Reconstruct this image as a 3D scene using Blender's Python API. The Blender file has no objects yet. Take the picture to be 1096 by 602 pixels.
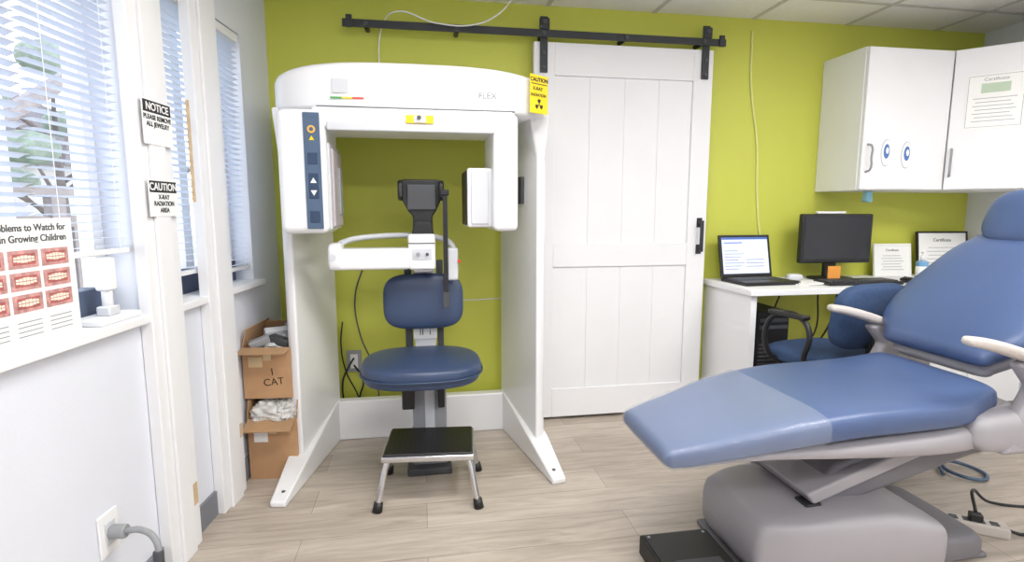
import bpy, bmesh, math, random
from math import sin, cos, pi, radians, atan2, sqrt
from mathutils import Vector, Matrix, Euler
random.seed(4)
sc = bpy.context.scene
try:
    sc.view_settings.view_transform = 'Standard'
    sc.view_settings.look = 'None'
except Exception:
    pass

# ------------------------------------------------------------------ materials
def lin(c):
    out = []
    for v in c[:3]:
        v = v / 255.0
        out.append(v / 12.92 if v <= 0.04045 else ((v + 0.055) / 1.055) ** 2.4)
    return out

def mat(name, c, r=0.5, m=0.0, var=0.04, scale=6.0, bump=0.0, bscale=200.0, alpha=1.0, emit=0.0, coat=0.0):
    M = bpy.data.materials.new(name)
    M.use_nodes = True
    nt = M.node_tree
    b = nt.nodes["Principled BSDF"]
    l = lin(c)
    tc = nt.nodes.new("ShaderNodeTexCoord")
    nz = nt.nodes.new("ShaderNodeTexNoise")
    nz.inputs["Scale"].default_value = scale
    nz.inputs["Detail"].default_value = 3
    nt.links.new(tc.outputs["Object"], nz.inputs["Vector"])
    rp = nt.nodes.new("ShaderNodeValToRGB")
    rp.color_ramp.elements[0].position = 0.3
    rp.color_ramp.elements[1].position = 0.7
    rp.color_ramp.elements[0].color = [max(0, v * (1 - var)) for v in l] + [1]
    rp.color_ramp.elements[1].color = [min(1, v * (1 + var)) for v in l] + [1]
    nt.links.new(nz.outputs["Fac"], rp.inputs["Fac"])
    nt.links.new(rp.outputs["Color"], b.inputs["Base Color"])
    b.inputs["Roughness"].default_value = r
    b.inputs["Metallic"].default_value = m
    b.inputs["Alpha"].default_value = alpha
    if coat:
        b.inputs["Coat Weight"].default_value = coat
    if emit:
        nt.links.new(rp.outputs["Color"], b.inputs["Emission Color"])
        b.inputs["Emission Strength"].default_value = emit
    if bump:
        n2 = nt.nodes.new("ShaderNodeTexNoise")
        n2.inputs["Scale"].default_value = bscale
        nt.links.new(tc.outputs["Object"], n2.inputs["Vector"])
        bp = nt.nodes.new("ShaderNodeBump")
        bp.inputs["Strength"].default_value = bump
        bp.inputs["Distance"].default_value = 0.002 if bscale > 50 else 0.01
        nt.links.new(n2.outputs["Fac"], bp.inputs["Height"])
        nt.links.new(bp.outputs["Normal"], b.inputs["Normal"])
    return M

def floor_mat():
    M = bpy.data.materials.new("vinyl_plank")
    M.use_nodes = True
    nt = M.node_tree
    b = nt.nodes["Principled BSDF"]
    tc = nt.nodes.new("ShaderNodeTexCoord")
    br = nt.nodes.new("ShaderNodeTexBrick")
    br.offset = 0.37
    br.inputs["Scale"].default_value = 1.0
    br.inputs["Brick Width"].default_value = 1.25
    br.inputs["Row Height"].default_value = 0.18
    br.inputs["Mortar Size"].default_value = 0.0012
    br.inputs["Mortar Smooth"].default_value = 0.3
    br.inputs["Bias"].default_value = 0.0
    br.inputs["Color1"].default_value = lin((200, 189, 177)) + [1]
    br.inputs["Color2"].default_value = lin((181, 169, 156)) + [1]
    br.inputs["Mortar"].default_value = lin((138, 126, 114)) + [1]
    nt.links.new(tc.outputs["Object"], br.inputs["Vector"])
    mp = nt.nodes.new("ShaderNodeMapping")
    mp.inputs["Scale"].default_value = (1.3, 11.0, 1.0)
    nt.links.new(tc.outputs["Object"], mp.inputs["Vector"])
    nz = nt.nodes.new("ShaderNodeTexNoise")
    nz.inputs["Scale"].default_value = 2.2
    nz.inputs["Detail"].default_value = 8
    nz.inputs["Roughness"].default_value = 0.62
    nz.inputs["Distortion"].default_value = 1.0
    nt.links.new(mp.outputs["Vector"], nz.inputs["Vector"])
    rp = nt.nodes.new("ShaderNodeValToRGB")
    rp.color_ramp.elements[0].position = 0.30
    rp.color_ramp.elements[0].color = (0.54, 0.51, 0.48, 1)
    rp.color_ramp.elements[1].position = 0.64
    rp.color_ramp.elements[1].color = (1, 1, 1, 1)
    nt.links.new(nz.outputs["Fac"], rp.inputs["Fac"])
    mx = nt.nodes.new("ShaderNodeMixRGB")
    mx.blend_type = 'MULTIPLY'
    mx.inputs["Fac"].default_value = 0.7
    nt.links.new(br.outputs["Color"], mx.inputs["Color1"])
    nt.links.new(rp.outputs["Color"], mx.inputs["Color2"])
    nt.links.new(mx.outputs["Color"], b.inputs["Base Color"])
    b.inputs["Roughness"].default_value = 0.42
    bp = nt.nodes.new("ShaderNodeBump")
    bp.inputs["Strength"].default_value = 0.12
    bp.inputs["Distance"].default_value = 0.002
    nt.links.new(nz.outputs["Fac"], bp.inputs["Height"])
    nt.links.new(bp.outputs["Normal"], b.inputs["Normal"])
    return M

def glass_mat():
    M = bpy.data.materials.new("window_glass")
    M.use_nodes = True
    nt = M.node_tree
    out = nt.nodes["Material Output"]
    nt.nodes.remove(nt.nodes["Principled BSDF"])
    t = nt.nodes.new("ShaderNodeBsdfTransparent")
    g = nt.nodes.new("ShaderNodeBsdfGlossy")
    g.inputs["Roughness"].default_value = 0.02
    m = nt.nodes.new("ShaderNodeMixShader")
    m.inputs["Fac"].default_value = 0.05
    nt.links.new(t.outputs[0], m.inputs[1])
    nt.links.new(g.outputs[0], m.inputs[2])
    nt.links.new(m.outputs[0], out.inputs["Surface"])
    return M

WHITE = mat("white_paint", (236, 236, 238), 0.5, var=0.01)
LWALL = mat("lavender_white_wall", (222, 225, 234), 0.6, var=0.015, scale=3, bump=0.15, bscale=120)
RWALL = mat("light_grey_wall", (220, 222, 224), 0.6, var=0.015)
GREEN = mat("lime_green_wall", (199, 203, 82), 0.55, var=0.02, scale=2, bump=0.2, bscale=150)
CEIL = mat("ceiling_tile", (238, 236, 231), 0.85, var=0.03, scale=90)
GRID = mat("ceiling_tbar", (196, 193, 186), 0.6, var=0.01)
FLOOR = floor_mat()
BASEG = mat("grey_baseboard", (120, 122, 130), 0.6)
SHELL = mat("scanner_shell", (237, 237, 239), 0.28, var=0.006, coat=0.3)
SHELL2 = mat("scanner_shell_grey", (208, 210, 215), 0.35, var=0.01)
PINKP = mat("sensor_window", (184, 176, 180), 0.4, var=0.02)
PANEL = mat("control_panel_blue", (78, 98, 124), 0.4, var=0.03)
DECAL = mat("decal_blue", (70, 110, 175), 0.5)
NAVY = mat("button_navy", (46, 66, 94), 0.4)
YEL = mat("label_yellow", (240, 208, 20), 0.5, var=0.01)
ORG = mat("button_orange", (235, 180, 80), 0.5)
REDM = mat("strip_red", (220, 60, 50), 0.5)
GRNM = mat("strip_green", (60, 160, 70), 0.5)
BLACK = mat("black_plastic", (26, 26, 28), 0.45, var=0.1)
IRON = mat("black_iron", (56, 58, 62), 0.5, m=0.3, var=0.1)
DGREY = mat("dark_grey_plastic", (70, 72, 76), 0.5)
MGREY = mat("mid_grey_plastic", (150, 152, 156), 0.45)
CHROME = mat("chrome", (215, 216, 220), 0.15, m=1.0, var=0.01)
BLUE = mat("blue_vinyl", (52, 68, 98), 0.36, var=0.06, scale=5, bump=0.25, bscale=260)
BLUE2 = mat("dental_blue_vinyl", (72, 91, 130), 0.34, var=0.05, scale=4, bump=0.25, bscale=240)
OBLUE = mat("office_blue_fabric", (50, 72, 108), 0.85, var=0.12, scale=60)
DENT = mat("dental_grey_shell", (158, 155, 160), 0.42, var=0.015)
DENT2 = mat("dental_grey_dark", (112, 110, 116), 0.45, var=0.02)
BEIGE = mat("armrest_beige", (196, 188, 182), 0.45, var=0.02)
PLAST = mat("clear_plastic_cover", (215, 222, 236), 0.05, alpha=0.15, var=0.01, bump=1.0, bscale=16)
CARD = mat("cardboard", (186, 146, 108), 0.85, var=0.06, scale=14)
CARD2 = mat("cardboard_inside", (176, 140, 104), 0.9, var=0.06, scale=14)
TAPE = mat("packing_tape", (214, 192, 150), 0.3, var=0.03)
PAPER = mat("paper", (242, 242, 240), 0.7, var=0.01)
INK = mat("ink", (38, 38, 42), 0.7)
INKB = mat("ink_brown", (74, 54, 40), 0.8)
GINK = mat("soft_green_ink", (190, 208, 184), 0.8)
CORDG = mat("pale_cord", (226, 228, 150), 0.5)
BLIND = mat("blind_slat", (226, 232, 246), 0.5, var=0.01)
WFRAME = mat("window_frame_dark", (70, 82, 106), 0.5)
GLASS = glass_mat()
WOOD = mat("bare_wood", (206, 180, 144), 0.7, var=0.12, scale=30)
DECKW = mat("weathered_deck_wood", (128, 120, 122), 0.8, var=0.12, scale=20)
PHOTO = mat("dental_photo_pink", (200, 150, 146), 0.6, var=0.30, scale=60)
GUMS = mat("dental_photo_gums", (176, 96, 92), 0.6, var=0.2, scale=60)
TEETH = mat("teeth_white", (238, 228, 212), 0.5, var=0.05, scale=40)
SCREEN = mat("laptop_screen", (206, 216, 240), 0.4, emit=0.5, var=0.02)
SCRBLUE = mat("laptop_screen_blue", (70, 100, 170), 0.4, emit=0.4)
MON = mat("monitor_dark_screen", (40, 42, 48), 0.25, var=0.15, scale=5)
STICK = mat("sticky_note_orange", (238, 160, 70), 0.7)
BOTTLE = mat("bottle_blue", (120, 180, 225), 0.2, alpha=0.75)
LAMPM = mat("troffer_diffuser", (255, 252, 245), 0.5, emit=3.0)
TEAL = mat("light_teal_plastic", (150, 205, 225), 0.4)
BAG = mat("bubble_wrap", (206, 206, 204), .3, bump=.7, bscale=40, var=.1)
GRASS = mat("outdoor_ground", (158, 162, 154), 0.9, var=0.15, scale=2)
BRICKW = mat("outdoor_siding", (176, 172, 172), 0.8, var=0.06)
ROOF = mat("outdoor_roof", (110, 106, 112), 0.8)
BARK = mat("tree_bark", (96, 86, 82), 0.9, var=0.2, scale=12)
LEAF = mat("tree_leaves", (112, 124, 112), 0.8, var=0.3, scale=8)

# ------------------------------------------------------------------ helpers
def link(o, parent=None):
    sc.collection.objects.link(o)
    if parent is not None:
        o.parent = parent
    return o

def root(name, loc=(0, 0, 0), rz=0.0):
    e = bpy.data.objects.new(name, None)
    e.empty_display_size = 0.1
    e.location = loc
    e.rotation_euler = (0, 0, radians(rz))
    return link(e)

def mk(name, verts, faces, m, parent=None, smooth=False, bev=0.0, seg=3, loc=None, rot=None):
    me = bpy.data.meshes.new(name)
    me.from_pydata([tuple(v) for v in verts], [], faces)
    bm = bmesh.new()
    bm.from_mesh(me)
    bmesh.ops.recalc_face_normals(bm, faces=bm.faces)
    bm.to_mesh(me)
    bm.free()
    me.materials.append(m)
    if smooth or bev:
        for p in me.polygons:
            p.use_smooth = True
    o = bpy.data.objects.new(name, me)
    link(o, parent)
    if loc: o.location = loc
    if rot: o.rotation_euler = [radians(a) for a in rot]
    if bev:
        b = o.modifiers.new("bevel", 'BEVEL')
        b.width = bev
        b.segments = seg
        b.limit_method = 'ANGLE'
        b.angle_limit = radians(35)
        b.harden_normals = False
        wn = o.modifiers.new("wn", 'WEIGHTED_NORMAL')
        wn.keep_sharp = False
    return o

BF = [(0, 1, 2, 3), (4, 7, 6, 5), (0, 4, 5, 1), (1, 5, 6, 2), (2, 6, 7, 3), (3, 7, 4, 0)]
def bverts(x0, x1, y0, y1, z0, z1):
    return [(x0, y0, z0), (x1, y0, z0), (x1, y1, z0), (x0, y1, z0), (x0, y0, z1), (x1, y0, z1), (x1, y1, z1), (x0, y1, z1)]

def box(name, x0, x1, y0, y1, z0, z1, m, parent=None, bev=0.0, rot=None, seg=3):
    c = Vector(((x0 + x1) / 2, (y0 + y1) / 2, (z0 + z1) / 2))
    vs = [Vector(v) - c for v in bverts(x0, x1, y0, y1, z0, z1)]
    if rot:
        R = Euler([radians(a) for a in rot]).to_matrix()
        vs = [R @ v for v in vs]
    return mk(name, vs, BF, m, parent, bev=bev, seg=seg, loc=c)

def boxes(name, lst, m, parent=None, bev=0.0, loc=None, rot=None):
    V = []; F = []
    for b in lst:
        k = len(V)
        V += bverts(*b)
        F += [tuple(i + k for i in f) for f in BF]
    return mk(name, V, F, m, parent, bev=bev, loc=loc, rot=rot)

def prism(name, pts, a, b, m, parent=None, axis='z', bev=0.0, seg=3, smooth=False):
    n = len(pts)
    def P(p, h):
        if axis == 'z': return (p[0], p[1], h)
        if axis == 'y': return (p[0], h, p[1])
        return (h, p[0], p[1])
    V = [P(p, a) for p in pts] + [P(p, b) for p in pts]
    F = [tuple(range(n)), tuple(range(2 * n - 1, n - 1, -1))]
    F += [(i, (i + 1) % n, n + (i + 1) % n, n + i) for i in range(n)]
    return mk(name, V, F, m, parent, bev=bev, seg=seg, smooth=smooth)

def cyl(name, p0, p1, r, m, parent=None, r2=None, n=24, bev=0.0):
    p0 = Vector(p0); p1 = Vector(p1)
    d = (p1 - p0).normalized()
    a = d.orthogonal().normalized()
    b = d.cross(a)
    r2 = r if r2 is None else r2
    V = [p0 + (a * cos(2 * pi * i / n) + b * sin(2 * pi * i / n)) * r for i in range(n)]
    V += [p1 + (a * cos(2 * pi * i / n) + b * sin(2 * pi * i / n)) * r2 for i in range(n)]
    F = [tuple(range(n)), tuple(range(2 * n - 1, n - 1, -1))]
    F += [(i, (i + 1) % n, n + (i + 1) % n, n + i) for i in range(n)]
    if not bev:
        o = mk(name, V, F, m, parent)
        for p in o.data.polygons:
            p.use_smooth = len(p.vertices) == 4
        return o
    return mk(name, V, F, m, parent, bev=bev, seg=2)

def tube(name, pts, r, m, parent=None, cyclic=False, smooth=True):
    cu = bpy.data.curves.new(name, 'CURVE')
    cu.dimensions = '3D'
    cu.bevel_depth = r
    cu.bevel_resolution = 4
    cu.use_fill_caps = True
    if smooth:
        s = cu.splines.new('BEZIER')
        s.bezier_points.add(len(pts) - 1)
        for i, p in enumerate(pts):
            s.bezier_points[i].co = p
            s.bezier_points[i].handle_left_type = 'AUTO'
            s.bezier_points[i].handle_right_type = 'AUTO'
    else:
        s = cu.splines.new('POLY')
        s.points.add(len(pts) - 1)
        for i, p in enumerate(pts):
            s.points[i].co = (p[0], p[1], p[2], 1)
    s.use_cyclic_u = cyclic
    cu.materials.append(m)
    o = bpy.data.objects.new(name, cu)
    return link(o, parent)

def sp(v, e):
    return math.copysign(abs(v) ** e, v)

def superell(name, c, a, b, h, m, parent=None, e1=0.5, e2=0.6, rot=None, nu=48, nv=24, crumple=0.0):
    V = []; F = []
    for j in range(1, nv):
        v = -pi / 2 + pi * j / nv
        for i in range(nu):
            u = 2 * pi * i / nu
            k = 1.0 + crumple * (sin(5 * u + 3 * v) * .5 + sin(9 * u - 7 * v + 1) * .35 + sin(13 * v + 4 * u) * .35)
            V.append((k * a * sp(cos(v), e1) * sp(cos(u), e2), k * b * sp(cos(v), e1) * sp(sin(u), e2), k * h * sp(sin(v), e1)))
    for j in range(nv - 2):
        for i in range(nu):
            F.append((j * nu + i, j * nu + (i + 1) % nu, (j + 1) * nu + (i + 1) % nu, (j + 1) * nu + i))
    F.append(tuple(range(nu)))
    F.append(tuple((nv - 2) * nu + i for i in range(nu)))
    return mk(name, V, F, m, parent, smooth=not crumple, loc=c, rot=rot)

def loft(name, st, m, parent=None, e=0.5, n=40, rend=0.03, sub=4, wrinkle=0.0):
    S = []
    k = len(st)
    for i in range(k - 1):
        p0 = st[max(i - 1, 0)]; p1 = st[i]; p2 = st[i + 1]; p3 = st[min(i + 2, k - 1)]
        for q in range(sub):
            t = q / sub
            S.append([0.5 * ((2 * p1[c]) + (-p0[c] + p2[c]) * t + (2 * p0[c] - 5 * p1[c] + 4 * p2[c] - p3[c]) * t * t + (-p0[c] + 3 * p1[c] - 3 * p2[c] + p3[c]) * t ** 3) for c in range(6)])
    S.append(list(st[-1]))
    def T(s): return Vector((cos(radians(s[5])), 0, sin(radians(s[5]))))
    def ends(s, sign):
        out = []
        for an in (85, 65, 45, 22):
            q = radians(an)
            p = Vector(s[:3]) + T(s) * (sign * rend * sin(q))
            out.append([p.x, p.y, p.z, max(s[3] - rend * (1 - cos(q)), 0.002), max(s[4] * cos(q), 0.002), s[5]])
        return out
    if rend:
        S = ends(S[0], -1) + S + list(reversed(ends(S[-1], 1)))
    V = []; F = []
    for js, s in enumerate(S):
        a = radians(s[5])
        N = Vector((-sin(a), 0, cos(a)))
        for i in range(n):
            t = 2 * pi * i / n
            w = wrinkle * (sin(3 * t + js * .9) * .5 + sin(7 * t - js * 1.7) * .3 + sin(11 * t + js * 2.3) * .25 + .6)
            V.append(Vector(s[:3]) + Vector((0, 1, 0)) * (s[3] + w) * sp(cos(t), e) + N * (s[4] + w) * sp(sin(t), e))
    for j in range(len(S) - 1):
        for i in range(n):
            F.append((j * n + i, j * n + (i + 1) % n, (j + 1) * n + (i + 1) % n, (j + 1) * n + i))
    F.append(tuple(range(n)))
    F.append(tuple((len(S) - 1) * n + i for i in range(n)))
    return mk(name, V, F, m, parent, smooth=True)

def text(name, s, loc, size, m, parent, rot=(90, 0, 0), align='CENTER', off=0.0):
    cu = bpy.data.curves.new(name, 'FONT')
    cu.body = s
    cu.size = size
    cu.extrude = 0.0004
    cu.offset = off
    cu.align_x = align
    cu.align_y = 'CENTER'
    cu.materials.append(m)
    o = bpy.data.objects.new(name, cu)
    o.location = loc
    o.rotation_euler = [radians(a) for a in rot]
    return link(o, parent)

YB = 3.034      # back wall
XR = 3.52       # right wall
YF = -1.8       # wall behind the camera
ZC = 2.32
CORNER = (-0.75, YB, 0)
LA = -6.56      # left wall rotation

# ------------------------------------------------------------------ room
boxes("floor", [(-1.6, XR + .1, YF - .1, YB + .1, -0.06, 0)], FLOOR)
boxes("ceiling", [(-1.6, XR + .1, YF - .1, YB + .1, ZC, ZC + .06)], CEIL)
boxes("wall_back", [(-1.05, XR + .1, YB, YB + .1, 0, ZC)], GREEN)
boxes("wall_right", [(XR, XR + .1, YF - .1, YB, 0, ZC)], RWALL)
boxes("wall_front", [(-1.6, XR, YF - .1, YF, 0, ZC)], LWALL)
wl = [(-.15, 0, -4.85, .12, 0, .865), (-.15, 0, -4.85, .12, 2.0, ZC),
      (-.15, 0, -.32, .12, .865, 2.0), (-.15, 0, -1.175, -1.01, .865, 2.0), (-.15, 0, -4.85, -3.1, .865, 2.0)]
boxes("wall_left", wl, LWALL, loc=CORNER, rot=(0, 0, LA))
g = []
for k in range(-4, 3):
    x = 1.925 + .61 * k
    g.append((x - .012, x + .012, YF, YB, ZC - .004, ZC + .001))
for k in range(0, 8):
    y = YB - .33 - .61 * k
    g.append((-1.2, XR, y - .012, y + .012, ZC - .005, ZC + .001))
boxes("trim_ceiling_grid", g, GRID)
boxes("baseboard_left", [(0, .012, -4.8, -0.01, 0, .1)], BASEG, loc=CORNER, rot=(0, 0, LA))
boxes("baseboard_back", [(-.74, 1.69, YB - .012, YB, 0, .1)], WHITE)
boxes("baseboard_right", [(XR - .012, XR, YF, 2.5, 0, .1)], BASEG)

boxes("trim_window_sill", [(-.14, .035, -1.0, -.27, .865, .893), (-.14, .035, -3.15, -1.17, .865, .893)], WHITE, bev=.004, loc=CORNER, rot=(0, 0, LA))

def window(name, l0, l1, mulls):
    r = root(name, CORNER, LA)
    fr = [(-.135, -.09, -l1, -l0, 1.95, 1.999), (-.135, -.09, -l0 - .045, -l0, .89, 1.999), (-.135, -.09, -l1, -l1 + .045, .89, 1.999)]
    fr += [(-.135, -.085, -q - .03, -q + .03, .99, 1.99) for q in mulls]
    boxes("frame", fr, WHITE, r, bev=.003)
    boxes("bottom_rail", [(-.137, -.08, -l1, -l0, .893, .985)], WFRAME, r, bev=.003)
    boxes("glass", [(-.117, -.113, -l1 + .04, -l0 - .04, .98, 1.96)], GLASS, r)
window("window_1", 1.175, 3.10, [1.52, 2.35])
window("window_2", .32, 1.01, [.70])

def blind(l0, l1, zb, tilt):
    r = root("window_blind", CORNER, LA)
    V = []; F = []
    z = zb + .025
    ww = .0150
    X = -.022
    while z < 1.955:
        k = len(V)
        a = radians(tilt + random.uniform(-1.5, 1.5))
        dx, dz = ww * cos(a), ww * sin(a)
        for (sx, off) in ((-1, 0), (0, .0018), (1, 0)):
            for yy in (-l1, -l0):
                V.append((X + sx * dx, yy, z + sx * dz + off))
        F += [(k, k + 1, k + 3, k + 2), (k + 2, k + 3, k + 5, k + 4)]
        z += .0235
    mk("slats", V, F, BLIND, r, smooth=True)
    boxes("head_rail", [(X - .02, X + .02, -l1, -l0, 1.96, 1.995)], WHITE, r, bev=.002)
    boxes("bottom_bar", [(X - .013, X + .013, -l1, -l0, zb, zb + .016)], WHITE, r, bev=.003)
    cords = []
    for f in (.15, .85):
        y = -l0 - (l1 - l0) * f
        cords.append((X + .0155, X + .0165, y - .001, y + .001, zb, 1.96))
    boxes("ladder_cords", cords, WHITE, r)
blind(1.185, 1.505, 1.09, 8)
blind(1.525, 2.33, 1.02, 20)
blind(2.37, 3.08, 1.02, 20)
blind(.33, .685, .95, 8)
blind(.705, 1.0, .98, 8)

def post(l0, l1, wood):
    r = root("wall_post", CORNER, LA)
    boxes("board", [(.001, .04, -l1, -l0, 0, ZC)], WHITE, r, bev=.004)
    boxes("cover_strip", [(.04, .052, -l1 + .05, -l0 - .055, 0, ZC)], WHITE, r, bev=.003)
    if wood:
        boxes("bare_wood_edge", [(.004, .016, -l1 - .003, -l1 + .001, 1.25, 1.62)], WOOD, r)
        boxes("wood_patch", [(.04, .042, -l0 - .05, -l0 - .01, .25, .31)], WOOD, r)
    else:
        boxes("wood_patch", [(.04, .042, -l0 - .05, -l0 - .01, .16, .24)], WOOD, r)
post(1.0, 1.185, False)
post(.62, .82, True)

def sign(name, l, z0, z1, head, lines, hm, fs):
    r = root(name, CORNER, LA)
    x = .052
    w = .078
    boxes("plate", [(x, x + .002, -l - w, -l + w, z0, z1)], PAPER, r)
    boxes("header_band", [(x + .002, x + .003, -l - w + .005, -l + w - .005, z1 - .042, z1 - .006)], hm, r)
    text("header_text", head, (x + .0035, -l, z1 - .025), .033, PAPER, r, (90, 0, 90), off=.0006)
    for i, s in enumerate(lines):
        text("line_%d" % i, s, (x + .0025, -l, z1 - .057 - i * fs * 1.02), fs, INK, r, (90, 0, 90), off=.0006)
sign("notice_sign", 1.092, 1.425, 1.565, "NOTICE", ["PLEASE REMOVE", "ALL JEWELRY"], INK, .0205)
sign("caution_sign", 1.092, 1.20, 1.318, "CAUTION", ["X-RAY", "RADIATION", "AREA"], INK, .0205)

# poster on the sill
r = root("dental_poster", CORNER, LA)
boxes("sheet", [(.002, .008, -1.98, -1.44, .893, 1.2)], PAPER, r)
text("title_1", "Problems to Watch for", (.0085, -1.462, 1.178), .0235, DGREY, r, (90, 0, 90), 'RIGHT', off=.0004)
text("title_2", "in Growing Children", (.0085, -1.462, 1.152), .0235, DGREY, r, (90, 0, 90), 'RIGHT', off=.0004)
ph = []; te = []; gu = []
for i in range(4):
    for j in range(3):
        y1 = -1.462 - .095 * i
        zc = 1.105 - .052 * j
        ph.append((.008, .009, y1 - .085, y1, zc - .021, zc + .021))
        gu.append((.009, .0094, y1 - .074, y1 - .010, zc - .013, zc + .013))
        for q in range(6):
            yy = y1 - .013 - q * .010
            te.append((.0094, .0098, yy - .0088, yy, zc + .001, zc + .010 - abs(q - 2.5) * .0015))
            te.append((.0094, .0098, yy - .0088, yy, zc - .009 + abs(q - 2.5) * .0015, zc - .0005))
boxes("photos", ph, PHOTO, r)
boxes("photo_gums", gu, GUMS, r)
boxes("photo_teeth", te, TEETH, r)
boxes("caption_lines", [(.008, .0084, -1.54 - .095 * i, -1.47 - .095 * i, .955 - q * .011, .9575 - q * .011) for i in range(4) for q in range(4)], MGREY, r)

r = root("chin_rest_stand", CORNER, LA)
box("foot", -.075, .02, -1.38, -1.2, .893, .912, WHITE, r, bev=.006)
cyl("stem", (-.02, -1.29, .905), (-.02, -1.29, 1.04), .014, WHITE, r)
box("clamp", -.04, .0, -1.312, -1.268, .985, 1.083, WHITE, r, bev=.008)
box("collar", -.04, .0, -1.315, -1.265, .912, .94, SHELL2, r, bev=.006)

r = root("wall_outlet", CORNER, LA)
box("plate", 0, .008, -1.455, -1.375, .235, .36, WHITE, r, bev=.003)
box("socket", .008, .012, -1.435, -1.395, .262, .333, SHELL2, r, bev=.002)
r = root("grey_power_cord", CORNER, LA)
cyl("plug", (.012, -1.415, .30), (.055, -1.415, .30), .020, MGREY, r, bev=.004)
tube("cord", [(.05, -1.415, .30), (.10, -1.42, .305), (.14, -1.43, .285), (.155, -1.44, .22), (.155, -1.45, .12), (.18, -1.5, .012), (.2, -1.8, .012)], .009, MGREY, r)
cyl("strain_relief", (.152, -1.437, .25), (.155, -1.445, .18), .014, DGREY, r, bev=.003)

# outdoors
boxes("outdoor_lawn", [(-40, -1.75, -8, 40, -.52, -.41)], GRASS)
r = root("neighbour_house", (-13, 21, -.4), 30)
box("walls", -4, 4, -2.5, 2.5, 0, 3, BRICKW, r)
prism("roof", [(-4.5, 3), (4.5, 3), (0, 5)], -2.8, 2.8, ROOF, r, axis='y')
boxes("windows", [(-2.8, -1.6, -2.53, -2.5, 1, 2.2), (1.4, 2.6, -2.53, -2.5, 1, 2.2)], WFRAME, r)
for (tx, ty) in ((-9.2, 7.4), (-6.0, 10.5)):
    r = root("garden_tree", (tx, ty, -.4), random.uniform(0, 180))
    cyl("trunk", (0, 0, 0), (.05, 0, 2.8), .12, BARK, r, r2=.05)
    for i in range(9):
        a = i * 1.1
        z = 1.2 + i * .22
        e = (cos(a) * 1.2, sin(a) * 1.2, z + .9)
        cyl("branch_%d" % i, (.03, 0, z), e, .045, BARK, r, r2=.012, n=10)
        superell("foliage_%d" % i, e, .4, .4, .25, LEAF, r, e1=.9, e2=.9, nu=16, nv=10)
r = root("deck_railing", (-2.9, 3.6, -.4), 62)
bl = []
for i in range(5):
    bl.append((-1.6 + i * .8 - .045, -1.6 + i * .8 + .045, -.045, .045, 0, 1.75))
bl += [(-1.65, 1.65, -.06, .06, 1.72, 1.78), (-1.65, 1.65, -.02, .02, 1.50, 1.58), (-1.65, 1.65, -.02, .02, .75, .83)]
bl += [(-1.5 + i * .16, -1.47 + i * .16, -.015, .015, .8, 1.55) for i in range(19)]
boxes("railing", bl, DECKW, r)
for k, (xa, za, xb, zb) in enumerate(((-1.6, 1.0, .3, 2.6), (-.9, 1.0, 1.2, 2.7))):
    cyl("diagonal_brace_%d" % k, (xa, .12, za), (xb, .12, zb), .06, DECKW, r, n=4)

# ------------------------------------------------------------------ barn door
r = root("door_1")
x0, x1 = .613, 1.645
yb, yf = 2.998, 2.955
fr = [(x0, x0 + .115, yf, yb, .02, 2.11), (x1 - .115, x1, yf, yb, .02, 2.11),
      (x0 + .115, x1 - .115, yf, yb, 1.94, 2.11), (x0 + .115, x1 - .115, yf, yb, .90, 1.03), (x0 + .115, x1 - .115, yf, yb, .02, .19)]
boxes("frame", fr, WHITE, r, bev=.003)
pl = []
n = 4
w = (x1 - x0 - .23) / n
for i in range(n):
    for (a, b) in ((.19, .90), (1.03, 1.94)):
        pl.append((x0 + .115 + i * w + .0002, x0 + .115 + (i + 1) * w - .0002, yf + .010, yb - .005, a, b))
boxes("planks", pl, WHITE, r, bev=.0025)
boxes("pull_handle", [(1.592, 1.612, 2.915, 2.925, .98, 1.16), (1.592, 1.612, 2.925, 2.956, .985, 1.0), (1.592, 1.612, 2.925, 2.956, 1.14, 1.155), (1.585, 1.619, 2.951, 2.955, .965, 1.02), (1.585, 1.619, 2.951, 2.955, 1.12, 1.175)], IRON, r, bev=.002)
for hx in (.665, 1.592):
    boxes("hanger_strap", [(hx - .021, hx + .021, 2.944, 2.953, 1.95, 2.235)], IRON, r, bev=.002)
    box("hanger_wheel_cover", hx - .028, hx + .028, 2.928, 2.945, 2.165, 2.225, IRON, r, bev=.008)
    cyl("hanger_axle", (hx, 2.955, 2.20), (hx, 2.918, 2.20), .012, DGREY, r)
    for zz in (1.975, 2.05):
        cyl("bolt", (hx, 2.946, zz), (hx, 2.936, zz), .009, DGREY, r, n=8)
r = root("barn_door_rail")
boxes("rail", [(-.364, 1.70, 2.925, 2.934, 2.125, 2.163)], IRON, r, bev=.002)
for i in range(5):
    xx = -.25 + i * .455
    cyl("spacer", (xx, 2.933, 2.144), (xx, YB, 2.144), .013, IRON, r)
    cyl("lag_bolt", (xx, 2.926, 2.144), (xx, 2.917, 2.144), .012, DGREY, r, n=8)
boxes("end_stop", [(-.345, -.315, 2.912, 2.925, 2.12, 2.18), (1.655, 1.685, 2.912, 2.925, 2.12, 2.18)], IRON, r, bev=.003)

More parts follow.
